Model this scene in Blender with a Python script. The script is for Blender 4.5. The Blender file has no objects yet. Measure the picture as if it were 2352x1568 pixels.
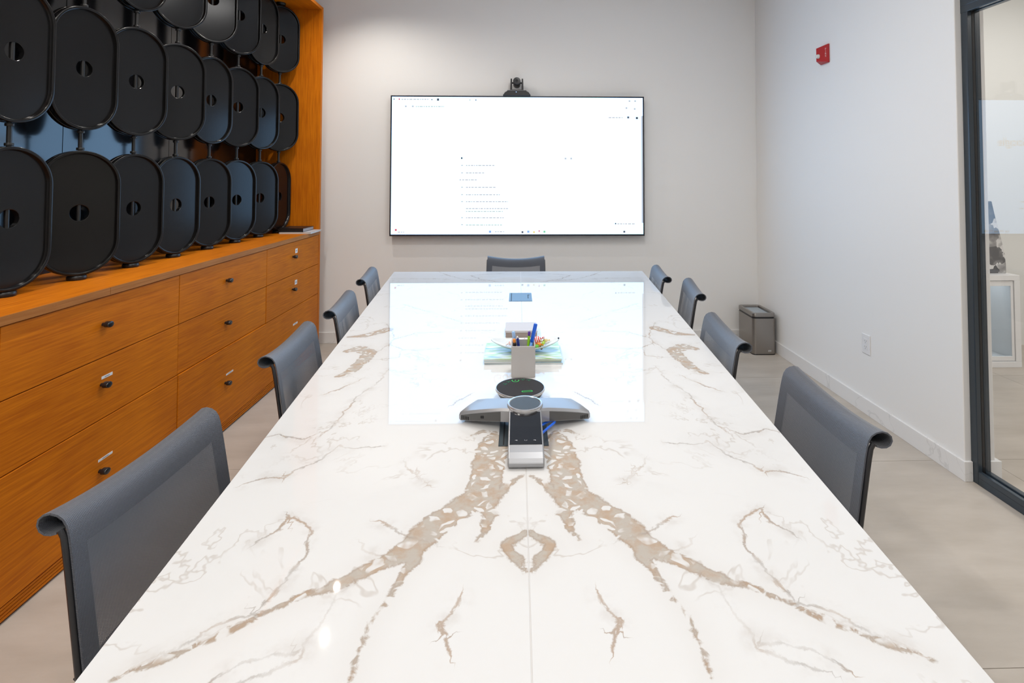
import bpy, bmesh, math, random
import numpy as np
from mathutils import Vector, Matrix
random.seed(7)
PI = math.pi
SC = bpy.context.scene
COL = SC.collection

# ------------------------------------------------------------------ camera
F_PX, W_PX, H_PX = 1200.0, 2352.0, 1568.0
YAW, PITCH, ROLL = 0.026417, 0.031134, 0.0016286
PPX, PPY = 1221.476, 368.435
CAM_Z = 1.48
fwd = Vector((math.sin(YAW)*math.cos(PITCH), math.cos(YAW)*math.cos(PITCH), math.sin(PITCH)))
r0 = Vector((math.cos(YAW), -math.sin(YAW), 0)); u0 = r0.cross(fwd)
rgt = math.cos(ROLL)*r0 + math.sin(ROLL)*u0; upv = math.cos(ROLL)*u0 - math.sin(ROLL)*r0
cam = bpy.data.cameras.new('camera'); cam.sensor_width = 36; cam.lens = F_PX/W_PX*36
cam.shift_x = (W_PX/2-PPX)/W_PX; cam.shift_y = (PPY-H_PX/2)/W_PX
cam.clip_start = 0.05; cam.clip_end = 60
CAM = bpy.data.objects.new('camera', cam); COL.objects.link(CAM)
m = Matrix.Identity(4)
for i in range(3):
    m[i][0], m[i][1], m[i][2] = rgt[i], upv[i], -fwd[i]
m[2][3] = CAM_Z
CAM.matrix_world = m
SC.camera = CAM

# ------------------------------------------------------------------ world, light, exposure
SC.view_settings.view_transform = 'Standard'; SC.view_settings.look = 'None'
SC.view_settings.gamma = 1.0; SC.view_settings.use_curve_mapping = False
SC.view_settings.exposure = -0.22
wd = bpy.data.worlds.new('world'); SC.world = wd; wd.use_nodes = True
wd.node_tree.nodes['Background'].inputs[0].default_value = (0.9, 0.95, 1.0, 1)
wd.node_tree.nodes['Background'].inputs[1].default_value = 0.3
CEIL = 3.3
SPOT_W = 52.0                       # ceiling spotlights of the meeting room
SPOT_COL = (1.0, 0.945, 0.87)
SPOTS = [(-1.33, -0.9), (-1.33, 0.2), (-1.33, 1.35), (-1.33, 2.55), (-1.33, 3.75), (-1.40, 4.2)]

PANELS = [(4.2, 0.6, 1.2, 1.2, 46.0), (4.2, 3.0, 1.2, 1.2, 46.0), (0.6, -1.2, 1.6, 1.2, 44.0), (0.45, 2.30, 0.30, 1.3, 34.0)]  # panel behind the viewer is an unseen fill added to brighten the walls
TV_RGB = (1.45, 2.55, 4.0)          # light of the screen

# ------------------------------------------------------------------ materials
def nt(name):
    mt = bpy.data.materials.new(name); mt.use_nodes = True
    n = mt.node_tree.nodes; l = mt.node_tree.links
    return mt, n, l, n['Principled BSDF']
def rgba(c): return (c[0], c[1], c[2], 1)
def plain(name, col, rough=.5, metal=0, spec=.5, bump=0, bscale=200, var=0, vscale=6, coat=0):
    mt, n, l, b = nt(name)
    b.inputs['Base Color'].default_value = rgba(col); b.inputs['Roughness'].default_value = rough
    b.inputs['Metallic'].default_value = metal; b.inputs['Specular IOR Level'].default_value = spec
    b.inputs['Coat Weight'].default_value = coat
    tc = n.new('ShaderNodeTexCoord')
    if var:
        nz = n.new('ShaderNodeTexNoise'); nz.inputs['Scale'].default_value = vscale; nz.inputs['Detail'].default_value = 5
        l.new(tc.outputs['Object'], nz.inputs['Vector'])
        mx = n.new('ShaderNodeMix'); mx.data_type = 'RGBA'
        mx.inputs[6].default_value = rgba([c*(1-var) for c in col]); mx.inputs[7].default_value = rgba([min(1, c*(1+var)) for c in col])
        l.new(nz.outputs['Fac'], mx.inputs[0]); l.new(mx.outputs[2], b.inputs['Base Color'])
    if bump:
        nz = n.new('ShaderNodeTexNoise'); nz.inputs['Scale'].default_value = bscale
        l.new(tc.outputs['Object'], nz.inputs['Vector'])
        bp = n.new('ShaderNodeBump'); bp.inputs['Strength'].default_value = bump; bp.inputs['Distance'].default_value = .002
        l.new(nz.outputs['Fac'], bp.inputs['Height']); l.new(bp.outputs['Normal'], b.inputs['Normal'])
    return mt
def emit(name, col, s=1.0):
    mt, n, l, b = nt(name)
    e = n.new('ShaderNodeEmission'); e.inputs[0].default_value = rgba(col); e.inputs[1].default_value = s
    l.new(e.outputs[0], n['Material Output'].inputs['Surface'])
    return mt
def wood(name, axis, base=(.70, .205, .005), dark=(.42, .097, .002), rough=.5):
    mt, n, l, b = nt(name)
    tc = n.new('ShaderNodeTexCoord'); mp = n.new('ShaderNodeMapping')
    sc = [60, 60, 60]; sc[axis] = 2.2
    mp.inputs['Scale'].default_value = sc
    l.new(tc.outputs['Object'], mp.inputs['Vector'])
    n1 = n.new('ShaderNodeTexNoise'); n1.inputs['Scale'].default_value = 2.2; n1.inputs['Detail'].default_value = 6; n1.inputs['Roughness'].default_value = .62
    l.new(mp.outputs[0], n1.inputs['Vector'])
    n2 = n.new('ShaderNodeTexNoise'); n2.inputs['Scale'].default_value = 2.4; n2.inputs['Detail'].default_value = 3
    l.new(tc.outputs['Object'], n2.inputs['Vector'])
    ad = n.new('ShaderNodeMath'); ad.operation = 'MULTIPLY_ADD'; ad.inputs[1].default_value = .7
    l.new(n1.outputs['Fac'], ad.inputs[0]); 
    m2 = n.new('ShaderNodeMath'); m2.operation = 'MULTIPLY'; m2.inputs[1].default_value = .32
    l.new(n2.outputs['Fac'], m2.inputs[0]); l.new(m2.outputs[0], ad.inputs[2])
    cr = n.new('ShaderNodeValToRGB'); cr.color_ramp.elements[0].position = .33; cr.color_ramp.elements[1].position = .66
    cr.color_ramp.elements[0].color = rgba(dark); cr.color_ramp.elements[1].color = rgba(base)
    l.new(ad.outputs[0], cr.inputs[0]); l.new(cr.outputs[0], b.inputs['Base Color'])
    b.inputs['Roughness'].default_value = rough; b.inputs['Specular IOR Level'].default_value = .16
    bp = n.new('ShaderNodeBump'); bp.inputs['Strength'].default_value = .12; bp.inputs['Distance'].default_value = .001
    l.new(n1.outputs['Fac'], bp.inputs['Height']); l.new(bp.outputs[0], b.inputs['Normal'])
    return mt
def glass(name, tint=(1, 1, 1), rough=0.0):
    mt, n, l, b = nt(name)
    geo = n.new('ShaderNodeNewGeometry'); dt = n.new('ShaderNodeVectorMath'); dt.operation = 'DOT_PRODUCT'
    l.new(geo.outputs['Normal'], dt.inputs[0]); l.new(geo.outputs['Incoming'], dt.inputs[1])
    ab = n.new('ShaderNodeMath'); ab.operation = 'ABSOLUTE'; l.new(dt.outputs['Value'], ab.inputs[0])
    om = n.new('ShaderNodeMath'); om.operation = 'SUBTRACT'; om.inputs[0].default_value = 1; l.new(ab.outputs[0], om.inputs[1])
    pw = n.new('ShaderNodeMath'); pw.operation = 'POWER'; pw.inputs[1].default_value = 5; l.new(om.outputs[0], pw.inputs[0])
    sch = n.new('ShaderNodeMath'); sch.operation = 'MULTIPLY_ADD'; sch.inputs[1].default_value = .96; sch.inputs[2].default_value = .04
    l.new(pw.outputs[0], sch.inputs[0])
    tr = n.new('ShaderNodeBsdfTransparent'); tr.inputs[0].default_value = rgba(tint)
    gl = n.new('ShaderNodeBsdfGlossy'); gl.inputs['Roughness'].default_value = rough
    mx = n.new('ShaderNodeMixShader'); l.new(sch.outputs[0], mx.inputs[0]); l.new(tr.outputs[0], mx.inputs[1]); l.new(gl.outputs[0], mx.inputs[2])
    l.new(mx.outputs[0], n['Material Output'].inputs['Surface'])
    return mt
def mesh_fabric(name, col, hole):
    mt, n, l, b = nt(name)
    b.inputs['Base Color'].default_value = rgba(col); b.inputs['Roughness'].default_value = .42; b.inputs['Specular IOR Level'].default_value = .5
    b.inputs['Sheen Weight'].default_value = .25
    uv = n.new('ShaderNodeUVMap'); uv.uv_map = 'UVMap'
    sx = n.new('ShaderNodeSeparateXYZ'); l.new(uv.outputs[0], sx.inputs[0])
    outs = []
    for k, (ch, per) in enumerate((('X', .0034), ('Y', .0028))):
        mu = n.new('ShaderNodeMath'); mu.operation = 'MULTIPLY'; mu.inputs[1].default_value = 2*PI/per; l.new(sx.outputs[ch], mu.inputs[0])
        sn = n.new('ShaderNodeMath'); sn.operation = 'SINE'; l.new(mu.outputs[0], sn.inputs[0]); outs.append(sn)
    bp = n.new('ShaderNodeBump'); bp.inputs['Strength'].default_value = .5; bp.inputs['Distance'].default_value = .0008
    mn = n.new('ShaderNodeMath'); mn.operation = 'MAXIMUM'; l.new(outs[0].outputs[0], mn.inputs[0]); l.new(outs[1].outputs[0], mn.inputs[1])
    l.new(mn.outputs[0], bp.inputs['Height']); l.new(bp.outputs[0], b.inputs['Normal'])
    if hole:
        gt = n.new('ShaderNodeMath'); gt.operation = 'GREATER_THAN'; gt.inputs[1].default_value = hole; l.new(mn.outputs[0], gt.inputs[0])
        l.new(gt.outputs[0], b.inputs['Alpha'])
    return mt

M = {}
M['wall'] = plain('wall_paint', (.84, .83, .815), .75, spec=.25, bump=.05, bscale=300)
M['ceil'] = plain('ceiling_paint', (.90, .89, .88), .8, spec=.2)
M['showwall'] = plain('showroom_wall_paint', (.77, .772, .745), .8, spec=.2)
M['wood_h'] = wood('orange_oak_veneer_along', 1)
M['wood_v'] = wood('orange_oak_veneer_upright', 2)
M['wood_edge'] = wood('oak_fascia_with_sheen', 1, (.46, .19, .055), (.30, .105, .022), .35)  # paler than the other oak: table sheen mixed into the base colour
M['dark_gap'] = plain('dark_carcass', (.02, .010, .004), .7)
M['tray'] = plain('black_satin_lacquer', (.006, .0058, .006), .18, spec=.32, var=.15, vscale=9)
M['rod'] = plain('black_rod_metal', (.03, .03, .03), .32, metal=.6)
M['panel'] = plain('black_glossy_back_panel', (.004, .004, .005), .10, spec=.65)
M['black'] = plain('black_plastic', (.012, .012, .014), .35)
M['knob'] = plain('black_knob', (.010, .011, .013), .25, spec=.6)
M['bezel'] = plain('tv_bezel', (.012, .012, .02), .3)
M['paper'] = plain('white_label_paper', (.78, .78, .78), .6)
M['ink'] = plain('grey_print', (.30, .30, .32), .6)
M['frame'] = plain('blue_grey_painted_steel', (.030, .042, .055), .24, spec=.6, var=.12, vscale=4)
M['gasket'] = plain('black_gasket', (.004, .004, .005), .6)
M['glass'] = glass('clear_partition_glass')
M['steel'] = plain('brushed_steel', (.33, .31, .29), .30, metal=1, bump=.04, bscale=400)
M['white_gloss'] = plain('white_lacquer', (.82, .82, .82), .25)
M['plastic_w'] = plain('white_plastic', (.78, .78, .79), .35)
M['red'] = plain('red_alarm_plastic', (.42, .006, .010), .3)
M['lens'] = plain('clear_strobe_lens', (.72, .72, .70), .12, spec=.8)
M['fabric'] = mesh_fabric('grey_mesh_fabric', (.130, .140, .162), -.12)
M['fabric_edge'] = mesh_fabric('grey_mesh_hem', (.066, .073, .092), None)
M['rail'] = plain('black_frame_metal', (.012, .013, .017), .3, spec=.6)
M['alu'] = plain('dark_polished_aluminium', (.10, .10, .11), .25, metal=1)
M['tv'] = emit('screen_light', TV_RGB)
M['tvlogo'] = emit('screen_logo_grey', (1.20, 1.28, 1.42))
M['tvtext'] = emit('screen_text_faint', (.66, .67, .70))
M['tvdark'] = emit('screen_icon_dark', (.12, .12, .15))
M['tvblue'] = emit('screen_icon_blue', (.38, .55, 1.0))
M['tvyel'] = emit('screen_icon_yellow', (1.0, .80, .22))
M['tvred'] = emit('screen_icon_red', (.80, .10, .14))
M['tvgreen'] = emit('screen_icon_green', (.30, .72, .38))
M['tvscroll'] = emit('screen_scrollbar', (.60, .68, .80))

# ------------------------------------------------------------------ mesh helpers
class MB:
    def __init__(s): s.v = []; s.f = []; s.uv = None
    def add(s, vs, fs):
        o = len(s.v); s.v += [tuple(q) for q in vs]; s.f += [tuple(i+o for i in q) for q in fs]; return s
    def box(s, x0, x1, y0, y1, z0, z1):
        return s.add([(x0,y0,z0),(x1,y0,z0),(x1,y1,z0),(x0,y1,z0),(x0,y0,z1),(x1,y0,z1),(x1,y1,z1),(x0,y1,z1)],
            [(0,3,2,1),(4,5,6,7),(0,1,5,4),(1,2,6,5),(2,3,7,6),(3,0,4,7)])
    def rings(s, rs, close=False, capa=True, capb=True):
        n = len(rs[0]); o = len(s.v)
        for r in rs: s.v += [tuple(q) for q in r]
        R = len(rs)
        for i in range(R if close else R-1):
            a = o+i*n; b = o+((i+1) % R)*n
            for j in range(n):
                k = (j+1) % n
                s.f.append((a+j, a+k, b+k, b+j))
        if not close:
            if capa: s.f.append(tuple(o+j for j in range(n))[::-1])
            if capb: s.f.append(tuple(o+(R-1)*n+j for j in range(n)))
        return s
    def lathe(s, prof, n=32, c=(0,0,0), capa=True, capb=True):
        rs = [[(c[0]+r*math.cos(2*PI*j/n), c[1]+r*math.sin(2*PI*j/n), c[2]+z) for j in range(n)] for r, z in prof]
        return s.rings(rs, False, capa, capb)
    def cyl(s, a, b, r, n=16, r2=None):
        a = Vector(a); b = Vector(b); d = (b-a).normalized()
        t = Vector((0,0,1)) if abs(d.z) < .9 else Vector((1,0,0))
        u = d.cross(t).normalized(); w = d.cross(u)
        r2 = r if r2 is None else r2
        ring = lambda c, q: [c+u*q*math.cos(2*PI*j/n)+w*q*math.sin(2*PI*j/n) for j in range(n)]
        return s.rings([ring(a, r), ring(b, r2)][::-1])
    def tube(s, pts, r, n=10, rz=None, ref=(0,1,0)):
        P = [Vector(q) for q in pts]; rs = []
        ref = Vector(ref)
        for i, q in enumerate(P):
            d = (P[min(i+1, len(P)-1)]-P[max(i-1, 0)]).normalized()
            u = ref - d*ref.dot(d)
            if u.length < 1e-4: u = Vector((1,0,0)) - d*d.x
            u.normalize(); w = d.cross(u)
            rs.append([q+u*r*math.cos(2*PI*j/n)+w*(rz or r)*math.sin(2*PI*j/n) for j in range(n)])
        return s.rings(rs)
    def prism(s, poly, z0, z1, axis='z'):
        mp = {'z': lambda a, b, c: (a, b, c), 'y': lambda a, b, c: (a, c, b), 'x': lambda a, b, c: (c, a, b)}[axis]
        n = len(poly)
        vs = [mp(a, b, z0) for a, b in poly]+[mp(a, b, z1) for a, b in poly]
        fs = [tuple(range(n))[::-1], tuple(range(n, 2*n))]+[(i, (i+1) % n, n+(i+1) % n, n+i) for i in range(n)]
        return s.add(vs, fs)
    def mesh(s, name, smooth=0):
        me = bpy.data.meshes.new(name); me.from_pydata(s.v, [], s.f); me.validate()
        bm = bmesh.new(); bm.from_mesh(me); bmesh.ops.recalc_face_normals(bm, faces=bm.faces); bm.to_mesh(me); bm.free()
        if s.uv is not None:
            ul = me.uv_layers.new(name='UVMap')
            for lp in me.loops: ul.data[lp.index].uv = s.uv[lp.vertex_index]
        if smooth:
            for q in me.polygons: q.use_smooth = True
            me.set_sharp_from_angle(angle=math.radians(smooth))
        return me
    def build(s, name, mat, parent=None, smooth=0, bevel=0, bseg=2):
        return obj(name, s.mesh(name, smooth), mat, parent, bevel, bseg)
def obj(name, me, mat, parent=None, bevel=0, bseg=2):
    o = bpy.data.objects.new(name, me); COL.objects.link(o)
    if mat is not None and not me.materials: me.materials.append(M[mat] if isinstance(mat, str) else mat)
    if parent is not None: o.parent = parent
    if bevel:
        b = o.modifiers.new('bevel', 'BEVEL'); b.width = bevel; b.segments = bseg; b.limit_method = 'ANGLE'; b.angle_limit = math.radians(35)
        b.harden_normals = False
    return o
def thing(name, label, cat, loc=(0,0,0), rz=0, group=None):
    o = bpy.data.objects.new(name, None); COL.objects.link(o); o.empty_display_size = .1
    o.location = loc; o.rotation_euler = (0, 0, rz)
    tag(o, label, cat, group); return o
def tag(o, label, cat, group=None):
    o['label'] = label; o['category'] = cat
    if group: o['group'] = group
    return o
def struct(o, label=None):
    o['kind'] = 'structure'
    if label: o['label'] = label
    return o
def copy_tree(o, parent=None):
    c = o.copy(); COL.objects.link(c); c.parent = parent
    for ch in o.children: copy_tree(ch, c)
    return c
def text_mesh(txt, size, name='lettering', bold=0):
    cu = bpy.data.curves.new(name, 'FONT'); cu.body = txt; cu.size = size; cu.align_x = 'CENTER'; cu.align_y = 'CENTER'; cu.extrude = .0004; cu.offset = bold
    t = bpy.data.objects.new(name, cu); COL.objects.link(t)
    dg = bpy.context.evaluated_depsgraph_get(); me = bpy.data.meshes.new_from_object(t.evaluated_get(dg))
    bpy.data.objects.remove(t); bpy.data.curves.remove(cu); me.name = name; return me

# ------------------------------------------------------------------ structure
YW, XR, XL, YB = 4.741, 2.19, -2.30, -2.3       # back wall, right wall, left wall, wall behind the camera
XE, YE = 6.6, 4.56                               # showroom far side and its end wall
XF0, XF1 = 2.221, 2.285                          # glazed partition frame depth
XR2 = 2.342                                      # other face of the right wall
YJ = 2.545                                       # end of the right wall (start of the glazing)
T_W = .12

# floor: grout bed plus single large tiles
ft = 1.14
base = struct(MB().box(XL-T_W, XE, YB-T_W, YW+T_W, -.06, -.003).build('floor', plain('grout', (.26, .24, .21), .8)), 'beige stone tile floor')
def tile_mat():
    mt, n, l, b = nt('beige_porcelain_tile')
    geo = n.new('ShaderNodeNewGeometry'); oi = n.new('ShaderNodeObjectInfo')
    mp = n.new('ShaderNodeMapping'); mp.inputs['Scale'].default_value = (1, 3.2, 1); l.new(geo.outputs['Position'], mp.inputs['Vector'])
    n1 = n.new('ShaderNodeTexNoise'); n1.inputs['Scale'].default_value = 2.0; n1.inputs['Detail'].default_value = 8; n1.inputs['Roughness'].default_value = .6
    l.new(mp.outputs[0], n1.inputs['Vector'])
    cr = n.new('ShaderNodeValToRGB'); e = cr.color_ramp.elements
    e[0].position = .3; e[0].color = (.42, .37, .315, 1); e[1].position = .72; e[1].color = (.54, .485, .425, 1)
    l.new(n1.outputs['Fac'], cr.inputs[0])
    l.new(cr.outputs[0], b.inputs['Base Color'])
    b.inputs['Roughness'].default_value = .36; b.inputs['Specular IOR Level'].default_value = .4
    return mt
M['tile'] = tile_mat()
ty0 = 1.586; tx0 = 3.61
tile_meshes = {}
for i in range(-6, 4):
    for j in range(-4, 4):
        x0, x1 = tx0+i*ft, tx0+(i+1)*ft; y0, y1 = ty0+j*ft, ty0+(j+1)*ft
        x0 = max(x0, XL); x1 = min(x1, XE); y0 = max(y0, YB); y1 = min(y1, YW)
        if x1-x0 < .02 or y1-y0 < .02: continue
        g = .0012; key = (round(x1-x0, 3), round(y1-y0, 3))
        if key not in tile_meshes:
            tile_meshes[key] = MB().box(g, x1-x0-g, g, y1-y0-g, -.01, 0).mesh('tile'); tile_meshes[key].materials.append(M['tile'])
        t = obj('tile', tile_meshes[key], None, base); t.location = (x0, y0, 0)
ceil_o = struct(MB().box(XL-T_W, XE+T_W, YB-T_W, YW+T_W, CEIL, CEIL+.1).build('ceiling', 'ceil'), 'plain white ceiling')
struct(MB().box(XL-T_W, XE+T_W, YW, YW+T_W, -.06, CEIL).build('wall_back', 'wall'), 'plain off-white wall behind the screen')
struct(MB().box(XL-T_W, XL, YB-T_W, YW, -.06, CEIL).build('wall_left', 'wall'), 'off-white wall behind the wooden storage wall')
struct(MB().box(XL-T_W, XE+T_W, YB-T_W, YB, -.06, CEIL).build('wall_rear', 'wall'), 'off-white wall behind the viewer')
struct(MB().box(XE, XE+T_W, YB, YW, -.06, CEIL).build('wall_far', 'showwall'), 'pale showroom wall')
struct(MB().box(XR2, XE, YE, YE+.1, -.06, CEIL).build('wall_showroom', 'showwall'), 'pale beige wall seen through the glass')
struct(MB().box(XR, XR2, YJ, YW, -.06, CEIL).build('wall_right', 'wall', bevel=.004), 'plain white wall with the fire alarm')
struct(MB().box(XR, XR2, YB, YJ, 2.46, CEIL).build('trim_1', 'wall'), 'white bulkhead above the glazing')

def marble_white():
    mt, n, l, b = nt('white_marble_skirting')
    geo = n.new('ShaderNodeNewGeometry')
    n1 = n.new('ShaderNodeTexNoise'); n1.inputs['Scale'].default_value = 2.3; n1.inputs['Detail'].default_value = 6; n1.inputs['Distortion'].default_value = 1.2
    l.new(geo.outputs['Position'], n1.inputs['Vector'])
    cr = n.new('ShaderNodeValToRGB'); e = cr.color_ramp.elements
    e[0].position = .492; e[0].color = (.80, .79, .78, 1); e[1].position = .5; e[1].color = (.68, .67, .66, 1)
    k = e.new(.508); k.color = (.80, .79, .78, 1)
    l.new(n1.outputs['Fac'], cr.inputs[0]); l.new(cr.outputs[0], b.inputs['Base Color']); b.inputs['Roughness'].default_value = .3
    return mt
M['skirt'] = marble_white()
struct(MB().box(XL, XR, YW-.013, YW, 0, .096).build('baseboard_back', 'skirt', bevel=.002), 'white skirting below the screen wall')
struct(MB().box(XR-.013, XR, YJ-.013, YW-.013, 0, .096).box(XR, XF0-.001, YJ-.013, YJ, 0, .096).build('baseboard_right', 'skirt', bevel=.002), 'white marble skirting along the right wall')
struct(MB().box(XF1+.001, XR2+.022, YJ-.013, YJ, 0, .096).box(XR2, XR2+.022, YJ, YE, 0, .096).build('baseboard_showroom', 'white_gloss', bevel=.002), 'white skirting on the showroom side')

# glazed partition (frame members + pane)
win = struct(bpy.data.objects.new('window_1', None), 'dark blue-grey framed glass partition'); COL.objects.link(win)
XG = 2.252
def member(name, y0, y1, z0, z1, jamb=True):
    mb = MB()
    # two flanges with a glazing gap between
    if name == 'jamb':
        mb.box(XF0, XF1, y1-.036, y1, z0, z1)
        mb.box(XF0, XG-.010, y0, y1-.036, z0, z1); mb.box(XG+.006, XF1, y0, y1-.036, z0, z1)
    elif name == 'sill':
        mb.box(XF0, XF1, y0, y1, z0, z0+.035)
        mb.box(XF0, XG-.010, y0, y1, z0+.035, z1); mb.box(XG+.006, XF1, y0, y1, z0+.035, z1)
    else:
        mb.box(XF0, XF1, y0, y1, z0+.035, z1)
        mb.box(XF0, XG-.010, y0, y1, z0, z0+.035); mb.box(XG+.006, XF1, y0, y1, z0, z0+.035)
    o = mb.build('frame_'+name, 'frame', win, bevel=.0015); return o
JW = .040
member('jamb', YJ-JW, YJ-.001, 0, 2.302)
member('sill', -2.2, YJ-JW, 0, .062)
h = member('header', -2.2, YJ+.008, 2.302, 2.458)
struct(MB().box(XF0+.005, XF1-.005, .48, .53, .063, 2.301).build('mullion', 'frame', win, bevel=.0015))
MB().box(XG-.009, XG+.005, YJ-JW+.001, YJ-.037, .04, 2.33).box(XG-.009, XG+.005, -2.2, YJ-.04, .036, .045).build('gasket', 'gasket', win)
MB().box(XG-.007, XG+.003, .535, YJ-JW-.0005, .046, 2.325).build('glass_pane', 'glass', win)
MB().box(XG-.007, XG+.003, -2.2, .475, .046, 2.325).build('glass_pane', 'glass', win)
for c in win.children:
    if 'kind' in c: del c['kind']

# ------------------------------------------------------------------ marble table
TZ = .755; TXC = .022
def unproj(px, py, z):
    d = rgt*((px-PPX)/F_PX) - upv*((py-PPY)/F_PX) + fwd
    t = (z-CAM_Z)/d.z
    return (d.x*t, d.y*t)
def U(pts): return [(abs(unproj(a, b, TZ)[0]-TXC), unproj(a, b, TZ)[1]) for a, b in pts]
# veins read off the slab, half of the book-matched pattern: (points, half width at points in metres)
BANDS = [
 ([(1135,1008),(1128,1040),(1118,1085),(1108,1135),(1050,1172),(990,1213),(950,1254),(900,1284)], [.030,.046,.040,.042,.034,.036,.032,.024]),
 ([(900,1284),(850,1305),(800,1330),(743,1354),(666,1380),(600,1410),(500,1462),(380,1512),(260,1560)], [.020,.017,.016,.011,.007,.006,.006,.005,.004]),
 ([(952,1282),(926,1318),(886,1383),(850,1430),(822,1500),(805,1568)], [.014,.008,.005,.004,.003,.003]),
 ([(1212,1088),(1161,1117),(1130,1153)], [.006,.012,.014]),
 ([(1110,1135),(1125,1180),(1112,1222),(1095,1245)], [.020,.018,.006,.003]),
 ([(1205,1224),(1160,1250),(1190,1286),(1222,1312)], [.010,.012,.012,.005]),
 ([(890,757),(842,770),(800,774)], [.030,.026,.010]),
 ([(800,806),(826,800),(850,810),(832,830),(806,852),(776,864)], [.020,.034,.030,.026,.022,.012]),
 ([(1070,1005),(1110,990),(1140,992)], [.004,.008,.004]),
]
THIN = [
 [(819,1337),(773,1367),(753,1403),(717,1459),(687,1510),(600,1551),(540,1568)],
 [(814,1031),(780,1022),(733,1056),(690,1078),(651,1097)], [(870,1024),(834,1028),(814,1031)],
 [(666,1184),(712,1214),(702,1265),(666,1326),(600,1393)], [(666,1184),(640,1215),(590,1245)],
 [(957,1082),(962,1100),(985,1112)], [(1023,1462),(1010,1440),(1049,1400),(1059,1367)], [(1023,1462),(1032,1500)],
 [(895,790),(924,802),(959,805),(1010,800)], [(895,790),(906,779),(957,764),(1010,762)], [(895,790),(870,806),(850,810)], [(906,779),(898,760),(890,745)], [(924,802),(915,820),(870,826),(840,822)],
 [(893,848),(862,884),(822,909),(800,935),(786,953),(760,985),(735,1000)], [(830,870),(790,890),(745,905)],
 [(1009,624),(1028,632),(1065,641),(1107,645)], [(1083,633),(1100,640),(1117,643),(1150,648)], [(1083,633),(1110,630),(1150,628)],
 [(610,1005),(640,998),(700,1010),(720,1000)], [(560,1112),(600,1098),(651,1097)], [(980,1110),(950,1085),(930,1060)],
 [(300,1540),(420,1480),(500,1430),(600,1408)], [(480,1568),(560,1520),(640,1500),(687,1510)], [(1080,905),(1060,915),(1035,930)], [(1130,930),(1090,940),(1060,960)],
 [(1000,1250),(940,1230),(900,1210),(870,1200)], [(886,1286),(850,1270),(830,1250)], [(700,640),(1010,640)], [(930,700),(1000,720),(1060,740)],
]
def seg_field(p, polys, widths=None, signed=False):
    best = np.full(p.shape[0], 9.0); sgn = np.ones(p.shape[0])
    for k, pl in enumerate(polys):
        q = U(pl)
        for i in range(len(q)-1):
            a = np.array(q[i]); b = np.array(q[i+1]); ba = b-a; pa = p-a
            hh = np.clip((pa@ba)/(ba@ba+1e-9), 0, 1)
            dd = np.linalg.norm(pa-hh[:, None]*ba, axis=1)
            if widths is not None:
                w = widths[k]; dd = dd-(w[i]+(w[i+1]-w[i])*hh)
            sd = np.where(ba[0]*pa[:, 1]-ba[1]*pa[:, 0] < 0, -1.0, 1.0); sgn = np.where(dd < best, sd, sgn)
            best = np.minimum(best, dd)
    return best*sgn if signed else best
def xl(y): return -.633+(y-.788)*(-.936+.633)/(3.977-.788)
def xr(y): return .686+(y-.755)*(.962-.686)/(4.053-.755)
TY0, TY1 = .22, 4.03
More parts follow.
